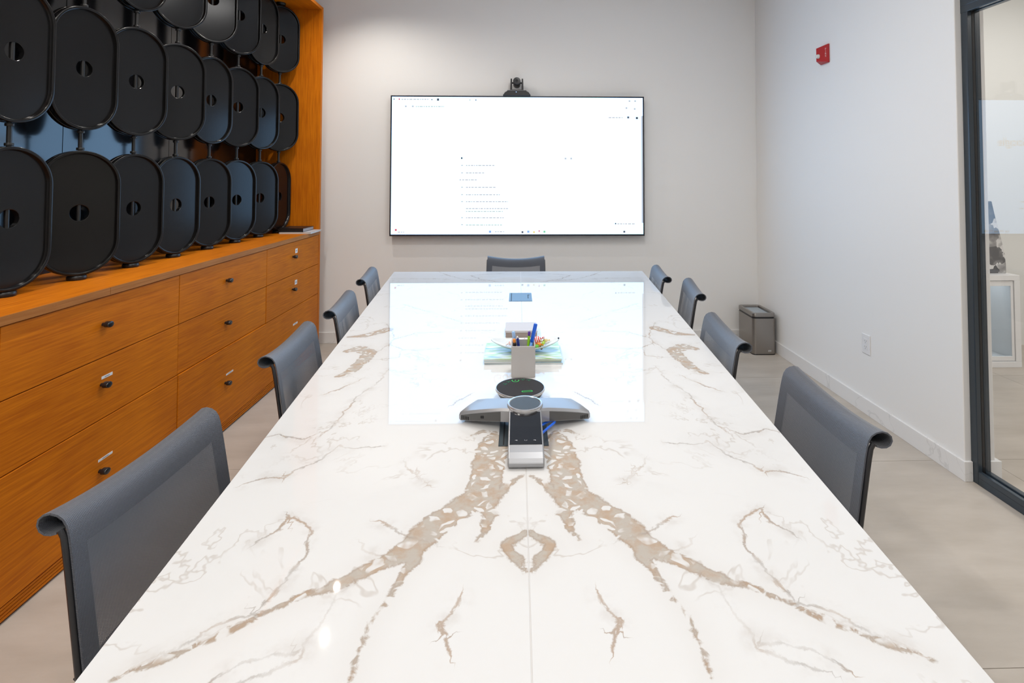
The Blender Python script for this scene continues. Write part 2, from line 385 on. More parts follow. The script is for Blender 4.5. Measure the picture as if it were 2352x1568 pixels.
def marble_table():
    mt, n, l, b = nt('bookmatched_marble')
    geo = n.new('ShaderNodeNewGeometry'); sp = n.new('ShaderNodeSeparateXYZ'); l.new(geo.outputs['Position'], sp.inputs[0])
    def math_(op, a, bb=None, c=None):
        q = n.new('ShaderNodeMath'); q.operation = op
        for i, vv in enumerate((a, bb, c)):
            if vv is None: continue
            if isinstance(vv, (int, float)): q.inputs[i].default_value = vv
            else: l.new(vv, q.inputs[i])
        return q.outputs[0]
    ux = math_('ABSOLUTE', math_('SUBTRACT', sp.outputs['X'], TXC))
    cv = n.new('ShaderNodeCombineXYZ'); l.new(ux, cv.inputs[0]); l.new(sp.outputs['Y'], cv.inputs[1])
    def noise(scale, detail=4, rough=.55, dist=0, off=0):
        q = n.new('ShaderNodeTexNoise'); q.inputs['Scale'].default_value = scale; q.inputs['Detail'].default_value = detail
        q.inputs['Roughness'].default_value = rough; q.inputs['Distortion'].default_value = dist
        if off:
            ad = n.new('ShaderNodeVectorMath'); ad.operation = 'ADD'; ad.inputs[1].default_value = (off, off*.7, off*.3)
            l.new(cv.outputs[0], ad.inputs[0]); l.new(ad.outputs[0], q.inputs['Vector'])
        else: l.new(cv.outputs[0], q.inputs['Vector'])
        return q.outputs['Fac']
    def attr(nm):
        q = n.new('ShaderNodeAttribute'); q.attribute_name = nm; return q.outputs['Fac']
    def ramp(v, lo, hi):
        q = n.new('ShaderNodeMapRange'); q.interpolation_type = 'SMOOTHSTEP'; l.new(v, q.inputs['Value'])
        q.inputs['From Min'].default_value = lo; q.inputs['From Max'].default_value = hi; q.inputs['To Min'].default_value = 0; q.inputs['To Max'].default_value = 1
        return q.outputs['Result']
    def mix(f, a, bb):
        q = n.new('ShaderNodeMix'); q.data_type = 'RGBA'; l.new(f, q.inputs[0])
        for i, vv in ((6, a), (7, bb)):
            if isinstance(vv, tuple): q.inputs[i].default_value = rgba(vv)
            else: l.new(vv, q.inputs[i])
        return q.outputs[2]
    inv = lambda v: math_('SUBTRACT', 1, v)
    col = (.70, .70, .698)
    # faint grey clouds and hairlines
    cloud = ramp(noise(2.2, 6, .6, .8), .50, .78)
    c0 = mix(math_('MULTIPLY', cloud, .35), col, (.58, .57, .565))
    hn = noise(3.1, 5, .6, .5, 3.1); hair = inv(ramp(math_('ABSOLUTE', math_('SUBTRACT', hn, .5)), .001, .010))
    hmask = ramp(noise(4.5, 3, .5, 0, 9.3), .48, .62)
    c0 = mix(math_('MULTIPLY', math_('MULTIPLY', hair, hmask), .42), c0, (.42, .36, .31))
    # band veins
    db = attr('band'); wob = math_('MULTIPLY_ADD', noise(30, 6, .66, .5), .034, -.0165)
    dbw = math_('ADD', db, wob)
    vo = n.new('ShaderNodeTexVoronoi'); vo.feature = 'DISTANCE_TO_EDGE'; vo.inputs['Scale'].default_value = 38
    wv = n.new('ShaderNodeVectorMath'); wv.operation = 'MULTIPLY_ADD'; wv.inputs[1].default_value = (.055, .055, 0)
    nw = n.new('ShaderNodeTexNoise'); nw.inputs['Scale'].default_value = 18; l.new(cv.outputs[0], nw.inputs['Vector'])
    l.new(nw.outputs['Color'], wv.inputs[0]); l.new(cv.outputs[0], wv.inputs[2]); l.new(wv.outputs[0], vo.inputs['Vector'])
    isl = ramp(vo.outputs['Distance'], .14, .22)                      # white islands inside the band
    islm = ramp(noise(11, 3, .6, 0, 5.5), .44, .56)
    inb = inv(ramp(dbw, -.003, .003))
    vein = math_('MULTIPLY', inb, inv(math_('MULTIPLY', isl, islm)))
    tan = mix(ramp(noise(26, 4, .6, 0, 2.2), .40, .66), (.43, .385, .335), (.41, .285, .185))
    edge = math_('MULTIPLY', inv(ramp(math_('ABSOLUTE', dbw), .001, .007)), .55)
    tan = mix(edge, tan, (.27, .19, .13))
    c1 = mix(math_('MULTIPLY', vein, .9), c0, tan)
    halo = math_('MULTIPLY', inv(ramp(db, -.01, .05)), .12); c1 = mix(halo, c1, (.50, .45, .40))
    # thin veins, broken up
    dt = attr('thin'); dtw = math_('ADD', attr('thin_side'), math_('MULTIPLY_ADD', noise(20, 6, .68, .4, 7.7), .044, -.022))
    thin = inv(ramp(math_('ABSOLUTE', dtw), .0005, .0048))
    near = inv(ramp(dt, .012, .030))
    brk = math_('MULTIPLY_ADD', ramp(noise(8, 3, .6, 0, 1.4), .36, .60), .58, .16)
    tcol = mix(ramp(noise(12, 3, .5, 0, 4.4), .42, .6), (.30, .27, .245), (.34, .22, .13))
    c2 = mix(math_('MULTIPLY', math_('MULTIPLY', thin, near), brk), c1, tcol)
    sm = math_('MULTIPLY', math_('MULTIPLY', inv(ramp(dt, .004, .035)), ramp(noise(16, 4, .6, 0, 6.1), .45, .7)), .30)
    c2 = mix(sm, c2, (.46, .41, .37))
    l.new(c2, b.inputs['Base Color'])
    b.inputs['Roughness'].default_value = .022; b.inputs['Specular IOR Level'].default_value = .36
    return mt
M['marble'] = marble_table()
table = thing('conference_table', 'long white book-matched marble conference table in the middle of the room', 'table', (0, 0, 0))
def half_top(side):
    NX, NY = 90, 420; mb = MB()
    for j in range(NY+1):
        y = TY0+(TY1-TY0)*j/NY
        e = xl(y) if side < 0 else xr(y); s0 = TXC+side*.0012
        for i in range(NX+1): mb.v.append((s0+(e-s0)*i/NX, y, TZ))
    for j in range(NY):
        for i in range(NX):
            a = j*(NX+1)+i; q = (a, a+1, a+NX+2, a+NX+1); mb.f.append(q if side > 0 else q[::-1])
    nv = len(mb.v); per = [i for i in range(NX+1)]+[(j+1)*(NX+1)-1 for j in range(1, NY+1)]+[NY*(NX+1)+i for i in range(NX-1, -1, -1)]+[j*(NX+1) for j in range(NY-1, 0, -1)]
    mb.v += [(mb.v[i][0], mb.v[i][1], TZ-.03) for i in per]
    L = len(per)
    for k in range(L):
        q = (per[k], per[(k+1) % L], nv+(k+1) % L, nv+k); mb.f.append(q)
    mb.f.append(tuple(nv+k for k in range(L)))
    me = mb.mesh('marble_slab')
    P = np.array([(abs(v.co.x-TXC), v.co.y) for v in me.vertices])
    fb = seg_field(P, [q for q, w in BANDS], [w for q, w in BANDS]); fthin = seg_field(P, THIN)
    for nm, arr in (('band', fb), ('thin', fthin), ('thin_side', seg_field(P, THIN, None, True))):
        at = me.attributes.new(nm, 'FLOAT', 'POINT'); at.data.foreach_set('value', arr.astype(np.float32))
    return obj('marble_slab', me, 'marble', table)
half_top(-1); half_top(1)
MB().box(TXC-.0011, TXC+.0011, TY0, TY1, TZ-.03, TZ-.0006).build('seam_strip', plain('seam_filler', (.62, .60, .58), .5), table)
for y0 in (1.0, 2.7):
    mb = MB(); mb.box(-.20, .24, y0, y0+.6, .02, TZ-.03); mb.box(-.26, .30, y0-.06, y0+.66, 0, .02)
    mb.build('pedestal', 'rail', table, bevel=.004)

# ------------------------------------------------------------------ storage wall
XC, ZC, ZD = -1.696, 1.0177, .988
YCS = [-.055, .86, 1.775, 2.685, 3.60, 4.514]
YEND0, YEND1 = 4.517, 4.553
ZT0, ZT1 = 2.919, 2.946
XBK = -2.235
posname = ['nearest to the viewer', 'fourth from the white wall', 'third from the white wall', 'second from the white wall', 'beside the white wall']
def knob_mesh():
    mb = MB(); n = 20; rs = []
    for x, s in ((0, .55), (.012, .55), (.0125, .95), (.014, 1.0), (.030, 1.0), (.033, .9), (.034, .7)):
        rs.append([(x, .0165*s*math.cos(2*PI*j/n), .0125*s*math.sin(2*PI*j/n)) for j in range(n)])
    mb.rings(rs); me = mb.mesh('knob', 40); me.materials.append(M['knob']); return me
KN = knob_mesh()
ROWS = [(.7400, .9835), (.4910, .7360), (.0630, .4870)]
LAB = {(2, 1): (.058, .012), (2, 2): (.075, .010), (3, 2): (.075, .010), (4, 0): (.04, .034), (4, 1): (.04, .034), (4, 2): (.08, .014)}
for c in range(5):
    y0, y1 = YCS[c], YCS[c+1]
    if y1 < .9: continue
    cab = thing('drawer_cabinet', 'orange oak base cabinet with three drawers, '+posname[c], 'cabinet', (XC, y0, 0), 0, 'drawer cabinets under the oak counter')
    w = y1-y0
    MB().box(-.52, -.019, .001, w-.001, .06, ZD-.001).build('body', 'dark_gap', cab)
    mb = MB().box(-.50, -.010, .001, w-.001, .006, .0595)
    for k in range(4): mb.box(-.010, -.003, .001, w-.001, .010+k*.0125, .019+k*.0125)
    mb.build('reeded_plinth', 'wood_h', cab)
    for r, (z0, z1) in enumerate(ROWS):
        pr = {(2, 0): .0, (3, 2): .004, (2, 2): .002, (3, 1): -.002}.get((c, r), 0)
        d = MB().box(-.018, pr, .0022, w-.0022, z0, z1).build('drawer', 'wood_h', cab, bevel=.0012)
        d.location = (0, 0, 0)
        zc = {0: .874, 1: .630, 2: .284}[r]
        ky = {2: 2.204, 3: 3.110, 4: 4.009}.get(c, y0+w*.5)-y0
        k = obj('knob', KN, None, d); k.location = (pr, ky, zc)
        if (c, r) in LAB:
            lw, lh = LAB[(c, r)]; ly = {2: 2.232, 3: 3.155, 4: 4.07}[c]-y0; lz = zc+{0: .038, 1: .026, 2: .043}[r]
            if c == 4: lz = {0: .911, 1: .672, 2: .358}[r]
            MB().box(pr, pr+.0006, ly-lw/2, ly+lw/2, lz-lh/2, lz+lh/2).build('paper_label', 'paper', d)
            MB().box(pr+.0006, pr+.0009, ly-lw*.22, ly+lw*.22, lz-lh*.16, lz+lh*.16).build('print', 'ink', d)
wt = thing('counter_top', 'orange oak counter top running along the left wall', 'counter', (0, 0, 0))
MB().box(XBK, XC-.001, .86, YEND0-.001, ZD, ZC).build('board', 'wood_h', wt)
MB().box(XC-.0009, XC+.008, .86, 2.2275, ZD, ZC).build('fascia_strip', 'wood_edge', wt)
MB().box(XC-.0009, XC+.008, 2.2295, YEND0-.001, ZD, ZC).build('fascia_strip', 'wood_edge', wt)
sur = thing('display_surround', 'tall orange oak surround with black back panels framing the trays', 'shelf frame', (0, 0, 0))
MB().box(XBK-.02, XC, YEND0, YEND1, 0, ZT1).build('end_panel', 'wood_v', sur, bevel=.001)
MB().box(XBK-.02, XC, .86, YEND0-.0005, ZT0, ZT1).build('top_board', 'wood_h', sur, bevel=.001)
for a, bq in ((.86, 2.62), (2.624, 3.4), (3.404, 4.516)):
    MB().box(XBK-.018, XBK-.001, a, bq, ZC+.001, ZT0-.001).build('back_panel', 'panel', sur)

# trays on rods
XROD = -1.97
YROD = [2.072, 2.402, 2.728, 3.056, 3.383, 3.708, 4.037, 4.350]
ZROW = [2.614, 1.965, 1.315]
TH = [[20, 18, 15, 29, 37, 32, 19, 44], [6, 12, 23, 31, 19, 30, 26, 44], [9, 30, 18, 16, 22, 22, 28, 7]]
TW, THH, RIM = .150, .2785, .023
def stadium(inset, n=28):
    r = TW-inset; hs = THH-TW; out = []
    for k in range(n+1):
        a = PI*k/n; out.append((r*math.cos(a), hs+r*math.sin(a)))
    for k in range(1, 14): out.append((-r, hs-2*hs*k/14))
    for k in range(n+1):
        a = PI+PI*k/n; out.append((r*math.cos(a), -hs+r*math.sin(a)))
    for k in range(1, 14): out.append((r, -hs+2*hs*k/14))
    return out
def ring(inset, x): return [(x, a, b) for a, b in stadium(inset)]
def hole(x, r=.036):
    out = []
    for a, b in stadium(0): q = math.atan2(b, a); out.append((x, r*math.cos(q), r*math.sin(q)))
    return out
def mk_rim():
    pr = [(.0145, .0125), (.0125, .0235), (.0115, .0255), (.0095, .0260), (.0030, .0260), (.0010, .0255), (0, .0240), (0, .0050), (.0010, .0040), (.0050, .0036)]
    full = pr+[(a, -b) for a, b in pr[::-1]]
    me = MB().rings([ring(a, b) for a, b in full]+[ring(.0150, -.0120), ring(.0150, .0120)], True).mesh('rim', 50); me.materials.append(M['tray']); return me
def mk_pan():
    me = MB().rings([hole(-.0105), hole(-.0115, .0375), ring(.0148, -.0115), ring(.0148, .0115), hole(.0115, .0375), hole(.0105)], True).mesh('panel'); me.materials.append(M['tray']); return me
RIMM, PANM = mk_rim(), mk_pan()
ordn = ['eighth', 'seventh', 'sixth', 'fifth', 'fourth', 'third', 'second', 'first']
rown = ['top', 'middle', 'bottom']
for r in range(3):
    for c in range(8):
        t = thing('display_tray', 'black oval tray with a round hole, %s row, %s from the oak end panel' % (rown[r], ordn[c]), 'tray', (XROD, YROD[c], ZROW[r]), -math.radians(TH[r][c]), 'black oval trays turning on rods')
        a = obj('rim', RIMM, None, t); bq = obj('panel', PANM, None, t)
def rod_parts():
    rod = MB().cyl((0, 0, .02), (0, 0, ZT0-ZC), .0085, 16).mesh('rod', 40)
    foot = MB().lathe([(.034, 0), (.036, .003), (.036, .015), (.033, .019), (.012, .020), (.012, .026)], 28).mesh('foot', 40)
    cap = MB().lathe([(.012, -.026), (.012, -.02), (.033, -.019), (.036, -.015), (.036, -.0005)], 28).mesh('ceiling_cap', 40)
    col = MB().lathe([(.0135, -.006), (.0145, -.004), (.0145, .004), (.0135, .006)], 20).mesh('collar', 40)
    for me in (rod, foot, cap, col): me.materials.append(M['rod'])
    return rod, foot, cap, col
ROD, FOOT, CAP, COLL = rod_parts()
for c in range(8):
    t = thing('display_rod', 'upright black rod carrying the trays, %s from the oak end panel' % ordn[c], 'rod', (XROD, YROD[c], ZC), 0, 'upright rods behind the trays')
    obj('rod', ROD, None, t); obj('foot', FOOT, None, t); k = obj('top_cap', CAP, None, t); k.location.z = ZT0-ZC
    for z in ZROW:
        for s in (-1, 1):
            k = obj('collar', COLL, None, t); k.location.z = z+s*(THH+.008)-ZC
# books on the counter
bk = thing('book', 'thin white-grey book lying under the black book on the counter', 'book', (-1.665, 4.272, ZC), 0.02)
MB().box(-.255, 0, 0, .238, 0, .002).box(-.255, 0, 0, .238, .010, .012).box(-.255, -.252, 0, .238, 0, .012).build('cover', plain('pale_grey_cover', (.62, .62, .64), .35), bk)
MB().box(-.251, -.004, .004, .234, .002, .010).build('pages', plain('page_block', (.80, .79, .76), .7), bk)
bk = thing('book', 'thick black book lying on top at the end of the counter', 'book', (-1.735, 4.285, ZC+.0123), 0)
MB().box(-.20, 0, 0, .222, 0, .003).box(-.20, 0, 0, .222, .026, .029).box(-.20, 0, 0, .003, 0, .029).build('cover', plain('black_cover', (.012, .012, .013), .4), bk)
MB().box(-.196, -.002, .004, .218, .003, .026).build('pages', plain('greyish_pages', (.36, .33, .34), .7), bk)

# ------------------------------------------------------------------ screen
TVX, TVZ, TVW, TVH, TVY = 0.0, 1.578, 2.268, 1.249, 4.661
tv = thing('television', 'very large black-framed wall screen glowing white with a browser page', 'television', (TVX, TVY, TVZ))
w2, h2 = TVW/2, TVH/2; bz = .012
mb = MB().box(-w2, w2, 0, .05, h2-bz, h2).box(-w2, w2, 0, .05, -h2, -h2+bz*1.3).box(-w2, -w2+bz, 0, .05, -h2+bz*1.3, h2-bz).box(w2-bz, w2, 0, .05, -h2+bz*1.3, h2-bz)
mb.build('bezel', 'bezel', tv, bevel=.001)
MB().box(-w2+bz, w2-bz, .020, .048, -h2+bz*1.3, h2-bz).build('back_cover', 'black', tv)
MB().box(-.35, .35, .049, YW-TVY, -.2, .2).build('wall_mount', 'black', tv)
scr = MB().box(-w2+bz, w2-bz, .003, .0195, -h2+bz*1.3, h2-bz).build('screen', 'tv', tv)
def sp(px, py):   # photo pixel on the screen plane -> local
    d = rgt*((px-PPX)/F_PX) - upv*((py-PPY)/F_PX) + fwd; t = TVY/d.y
    return d.x*t-TVX, CAM_Z+d.z*t-TVZ
def dash(mb, x0, y0, x1, y1):
    a = sp(x0, y1); b = sp(x1, y0); mb.box(a[0], b[0], .0018, .0029, a[1], b[1])
tx = MB()
rows = [(1070,380,1137),(1070,397,1112),(1055,413,1095),(1070,430,1140),(1070,447,1148),(1070,463,1167),(1070,479,1167),(1070,485.5,1155),(1070,500,1158),(1070,516.5,1155),(922,228,984),(955,244.5,1020),(1398,270,1430),(1418,514,1458),(1137,532,1158),(913,533,930)]
rq = random.Random(3)
for x0, y, x1 in rows:
    x = x0
    while x < x1:
        wv = rq.uniform(2.5, 7.5); dash(tx, x, y-1.2, min(x+wv, x1), y+1.2); x += wv+rq.uniform(1.2, 2.2)
for y in (380, 397, 430, 447, 463, 500, 516): dash(tx, 1059, y-1.5, 1063.5, y+1)
for x, y in ((932, 244), (948, 244), (1439, 248), (1458, 250), (1459, 232), (1446, 232), (1299, 364), (1312, 364)): dash(tx, x-2, y-2, x+2, y+2)
tx.build('page_text', 'tvtext', scr)['kind'] = 'stuff'
dk = MB()
for x, y, s in ((905, 227.5, 1.3), (992, 228.5, 1.3), (1006, 228.5, 2.6), (1079.5, 229.5, 1.0), (1093, 229.5, 1.3), (1060.5, 363, 2.0), (1443, 269.5, 2.3), (1463, 271, 2.6), (1414, 513.5, 1.6), (1434, 532, 2.2), (1200, 533, 2.2)): dash(dk, x-s, y-s, x+s, y+s)
dk.build('dark_icons', plain('unused', (0, 0, 0)) if False else 'tvdark', scr)
for nm, mt_, lst in (('blue_icons', 'tvblue', [(1125.5, 532, 2.6), (1213.5, 532, 2.6)]), ('yellow_icons', 'tvyel', [(1226.5, 533, 2.2), (1238.5, 534, 1.0)]), ('red_icons', 'tvred', [(917, 227.5, 1.6), (909, 528, 2.2), (1238.5, 530.5, 1.6)]), ('green_icons', 'tvgreen', [(1250.5, 532, 2.3)])):
    mb = MB()
    for x, y, s in lst: dash(mb, x-s, y-s, x+s, y+s)
    mb.build(nm, mt_, scr)
mb = MB(); dash(mb, 1474.2, 266, 1476.6, 512); mb.build('scroll_bar', 'tvscroll', scr)
lg = obj('page_logo', text_mesh('Google', .108, 'page_logo', .0022), 'tvlogo', scr); lg.rotation_euler = (PI/2, 0, 0); lg.location = (-.055, .0022, .225)

# conference camera on the screen
pc = thing('conference_camera', 'small black pan-tilt camera sitting on top of the screen', 'camera', (-.012, 4.672, TVZ+h2))
poly = [(-.124, 0), (-.120, .012), (-.105, .032), (-.085, .043), (-.06, .047), (.06, .047), (.085, .043), (.105, .032), (.120, .012), (.124, 0)]
MB().prism(poly, -.03, .02, 'y').build('base', 'black', pc, bevel=.003)
MB().box(-.085, .085, -.028, .018, .0475, .0505).build('base_trim', plain('grey_trim', (.35, .35, .36), .4), pc)
for s in (-1, 1):
    MB().prism([(s*.060, .051), (s*.042, .051), (s*.043, .155), (s*.056, .155)][::s], -.02, .012, 'y').build('yoke_arm', 'black', pc, bevel=.002)
MB().box(-.045, .045, -.018, .010, .051, .058).build('yoke_bridge', 'black', pc)
mb = MB(); prof = [(.012, -.052), (.031, -.050), (.034, -.044), (.034, .030), (.030, .042), (.015, .046)]
n = 28; rs = [[(r*math.cos(2*PI*j/n), y-.0, .118+r*math.sin(2*PI*j/n)+ (-y*.25)) for j in range(n)] for r, y in prof]
mb.rings(rs); hd = mb.build('camera_head', plain('dark_grey_camera', (.030, .030, .032), .35), pc, 40)
MB().cyl((0, -.0535, .131), (0, -.0515, .131), .0115, 20).build('lens', 'gasket', hd)
MB().cyl((-.044, -.004, .118), (.044, -.004, .118), .008, 12).build('pivot', 'black', pc)
MB().cyl((-.006, -.032, .033), (-.006, -.0295, .033), .0028, 10).build('status_light', emit('blue_led', (.25, .45, 1.0), 6), pc)

# ------------------------------------------------------------------ chairs
def chair_parts():
    prof = [(.105,.445),(.082,.452),(.066,.468),(.056,.50),(.047,.55),(.039,.60),(.031,.65),(.023,.70),(.015,.75),(.009,.785),(.004,.81)]
    scroll = [(-.001,.828),(-.009,.840),(-.020,.847),(-.034,.850),(-.047,.847),(-.056,.839),(-.058,.828),(-.053,.818),(-.043,.8125),(-.031,.812),(-.020,.815)]
    back = prof+scroll; NYc = 24; hw = .225
    L = [0]
    for i in range(1, len(back)): L.append(L[-1]+math.hypot(back[i][0]-back[i-1][0], back[i][1]-back[i-1][1]))
    def P(i, j):
        x, z = back[i]; t = 2*j/NYc-1; wz = min(1, max(0, (z-.55)/.28)); q = 1-t*t
        wdt = hw*(1.03-.03*wz)
        return (x-.014*q*min(1, max(0, (z-.45)/.1)), t*wdt, z-.026*q*wz)
    NB = len(back)
    def Nrm(i, j):
        a = Vector(P(min(i+1, NB-1), j))-Vector(P(max(i-1, 0), j)); b = Vector(P(i, min(j+1, NYc)))-Vector(P(i, max(j-1, 0)))
        return b.cross(a).normalized()
    def surf(sel, th):
        mb = MB(); mp = {}; mb.uv = []
        def vid(i, j, s):
            if (i, j, s) not in mp:
                mp[(i, j, s)] = len(mb.v); mb.v.append(tuple(Vector(P(i, j))+Nrm(i, j)*(s*th/2))); mb.uv.append(((2*j/NYc-1)*hw, L[i]))
            return mp[(i, j, s)]
        for i in range(NB-1):
            for j in range(NYc):
                if not sel(i, j): continue
                mb.f.append((vid(i, j, 1), vid(i, j+1, 1), vid(i+1, j+1, 1), vid(i+1, j, 1)))
                mb.f.append((vid(i, j, -1), vid(i+1, j, -1), vid(i+1, j+1, -1), vid(i, j+1, -1)))
                if j == 0: mb.f.append((vid(i, 0, 1), vid(i+1, 0, 1), vid(i+1, 0, -1), vid(i, 0, -1)))
                if j == NYc-1: mb.f.append((vid(i, NYc, 1), vid(i, NYc, -1), vid(i+1, NYc, -1), vid(i+1, NYc, 1)))
                if i == NB-2: mb.f.append((vid(i+1, j, 1), vid(i+1, j+1, 1), vid(i+1, j+1, -1), vid(i+1, j, -1)))
        return mb
    top = 9
    border = lambda i, j: j < 2 or j >= NYc-2 or i >= top
    fab = surf(lambda i, j: not border(i, j), .003).mesh('backrest', 80); fab.materials.append(M['fabric'])
    hem = surf(border, .0035).mesh('hem', 80); hem.materials.append(M['fabric_edge'])
    seatp = [(.105,.445),(.16,.437),(.22,.434),(.29,.437),(.36,.444),(.42,.452),(.46,.455),(.485,.450),(.497,.438),(.494,.424)]
    sm = MB(); sm.uv = []
    for i, (x, z) in enumerate(seatp):
        for j in range(NYc+1):
            t = 2*j/NYc-1; sm.v.append((x, t*hw*1.03, z-.012*(1-t*t))); sm.uv.append((t*hw, x))
    for i in range(len(seatp)-1):
        for j in range(NYc): a = i*(NYc+1)+j; sm.f.append((a, a+1, a+NYc+2, a+NYc+1))
    seat = sm.mesh('seat', 80); seat.materials.append(M['fabric_edge'])
    rails = []
    for s in (-1, 1):
        pts = [(x-.009, s*hw*(1.03-.03*min(1, max(0, (z-.55)/.28))), z) for x, z in prof[::-1]]
        pts = [(-.012, s*hw, .822)]+pts+[(x-.004, s*hw*1.03, z-.011) for x, z in seatp[1:-2]]
        me = MB().tube(pts, .0055, 8, .0065).mesh('side_rail', 60); me.materials.append(M['rail']); rails.append(me)
    spr = MB().tube([(.030, -.22, .55), (.016, -.12, .547), (.010, 0, .546), (.016, .12, .547), (.030, .22, .55)], .007, 8, .014, (0, 0, 1)).mesh('back_spreader', 60); spr.materials.append(M['rail'])
    ssp = MB().tube([(.28, -.222, .424), (.28, -.12, .405), (.28, 0, .40), (.28, .12, .405), (.28, .222, .424)], .012, 8, .02, (0, 0, 1)).mesh('seat_spreader', 60); ssp.materials.append(M['rail'])
    colm = MB().lathe([(.030, .085), (.030, .20), (.022, .205), (.022, .40)], 20, (.28, 0, 0)).mesh('column', 40); colm.materials.append(M['alu'])
    legs = []
    for k in range(4):
        a = PI/4+k*PI/2; c, sn = math.cos(a), math.sin(a)
        pts = [(.28+c*r, sn*r, z) for r, z in ((.015, .085), (.08, .075), (.15, .055), (.215, .032))]
        me = MB().tube(pts, .016, 8, .012, (-sn, c, 0)).lathe([(.018, 0), (.020, .004), (.020, .018), (.010, .022)], 14, (.28+c*.205, sn*.205, 0)).mesh('leg', 50)
        me.materials.append(M['alu']); legs.append(me)
    return [('backrest', fab, 0), ('hem', hem, 0), ('seat', seat, .006)]+[('side_rail', r, 0) for r in rails]+[('spreader', spr, 0), ('spreader', ssp, 0), ('column', colm, 0)]+[('leg', q, 0) for q in legs]
CP = chair_parts()
def mk_chair(label, top_mid, ang):
    # ang: heading of the chair front in plan
    c, s = math.cos(ang), math.sin(ang); off = .030
    t = thing('conference_chair', label, 'chair', (top_mid[0]+c*off, top_mid[1]+s*off, 0), ang, 'grey mesh chairs around the table')
    back = None
    for nm, me, th in CP:
        o = obj(nm, me, None, back if nm == 'hem' else t)
        if nm == 'backrest': back = o
        if th:
            q = o.modifiers.new('thickness', 'SOLIDIFY'); q.thickness = th; q.offset = 0
    return t
LEFT = [((-.867,1.018),(-.842,1.466)), ((-.879,1.875),(-.910,2.317)), ((-.885,2.509),(-.931,2.935)), ((-.961,3.241),(-1.015,3.707))]
RIGHT = [((.899,1.295),(.917,1.735)), ((.866,2.013),(.899,2.41)), ((.990,2.826),(1.064,3.256)), ((.945,3.305),(.990,3.742))]
on = ['nearest', 'second', 'third', 'farthest']
for i, (a, b) in enumerate(LEFT):
    ang = math.atan2(b[1]-a[1], b[0]-a[0])-PI/2
    mk_chair('grey mesh chair on the drawer side of the table, %s from the viewer' % on[i] if 0 < i < 3 else 'grey mesh chair on the drawer side of the table, %s the viewer' % ('nearest to' if i == 0 else 'farthest from'), ((a[0]+b[0])/2, (a[1]+b[1])/2), ang)
for i, (a, b) in enumerate(RIGHT):
    ang = math.atan2(b[1]-a[1], b[0]-a[0])+PI/2
    mk_chair('grey mesh chair on the glass-door side of the table, %s from the viewer' % on[i] if 0 < i < 3 else 'grey mesh chair on the glass-door side of the table, %s the viewer' % ('nearest to' if i == 0 else 'farthest from'), ((a[0]+b[0])/2, (a[1]+b[1])/2), ang)
mk_chair('grey mesh chair at the far end of the table below the screen', (-.014, 4.185), -PI/2)

# ------------------------------------------------------------------ things on the table
def power_box(y, label):
    t = thing('power_box', label, 'table outlet', (.017, y, TZ), 0, 'flush power boxes in the table')
    m1 = plain('anodised_grey', (.065, .085, .10), .32, metal=.3)
    MB().box(-.068, -.0565, 0, .216, .0003, .0016).box(.0565, .068, 0, .216, .0003, .0016).box(-.0565, .0565, 0, .005, .0003, .0016).box(-.0565, .0565, .211, .216, .0003, .0016).build('rim', m1, t)
    MB().box(-.052, .056, .006, .210, .0003, .0013).build('lid', m1, t)
    MB().box(-.0565, -.052, .005, .211, .0002, .0008).build('hinge_gap', 'gasket', t)
    MB().box(.043, .0475, .07, .165, .0013, .0016).box(.043, .056, .155, .165, .0013, .0016).build('finger_slot', 'gasket', t)
power_box(3.066, 'grey flush power box in the table top near the screen end')
power_box(1.43, 'dark flush power box mostly hidden under the conference phone')

# conference phone: three arms, front arm with the display
CX, CY = .022, 1.532
ph = thing('conference_phone', 'silver three-armed conference phone with a dark touch display', 'phone', (CX, CY, TZ))
silver = plain('silver_plastic', (.34, .345, .36), .36, metal=.5)
silver_d = plain('grey_underside_plastic', (.085, .084, .083), .5)
# front arm: profile along -y
pf = [(.045,.066),(.01,.066),(-.03,.062),(-.10,.050),(-.165,.037),(-.192,.031),(-.208,.024),(-.216,.013),(-.214,.004),(-.206,.001),(-.16,.003),(-.10,.020),(-.03,.034),(.045,.036)]
MB().prism([(a, b) for a, b in pf], -.046, .046, 'x').build('front_arm', silver, ph, bevel=.004, bseg=3)
def fy(y): # top of the front arm
    a = [(q[0], q[1]) for q in pf[:6]]
    for i in range(len(a)-1):
        if a[i+1][0] <= y <= a[i][0]:
            k = (a[i][0]-y)/(a[i][0]-a[i+1][0]); return a[i][1]+(a[i+1][1]-a[i][1])*k
    return a[-1][1]
ys = [-.036, -.06, -.10, -.135, -.166]
mb = MB()
for i in range(len(ys)-1):
    a, b = ys[i], ys[i+1]; za, zb = fy(a), fy(b)
    mb.add([(-.042, a, za+.0002), (.042, a, za+.0002), (.042, b, zb+.0002), (-.042, b, zb+.0002), (-.042, a, za+.0013), (.042, a, za+.0013), (.042, b, zb+.0013), (-.042, b, zb+.0013)], [(0,3,2,1),(4,5,6,7),(0,1,5,4),(1,2,6,5),(2,3,7,6),(3,0,4,7)])
ds = mb.build('display', plain('dark_display_glass', (.006, .007, .010), .08, spec=.6), ph)
mb = MB()
icon = plain('icon_grey', (.40, .40, .42), .5)
yk = -.152; zk = fy(yk)+.0016
for sx in (-1, 1):
    mb.add([(sx*.024-.004, yk-.001, zk), (sx*.024-.001, yk-.001, zk), (sx*.024+.002, yk-.004, zk), (sx*.024+.002, yk+.004, zk), (sx*.024-.001, yk+.001, zk), (sx*.024-.004, yk+.001, zk)], [(0,1,2,3,4,5)])
n = 16
mb.rings([[(.0035*math.cos(2*PI*j/n), yk+.0035*math.sin(2*PI*j/n), zk) for j in range(n)], [(.0026*math.cos(2*PI*j/n), yk+.0026*math.sin(2*PI*j/n), zk) for j in range(n)]], False, False, False)
mb.build('touch_icons', icon, ds)
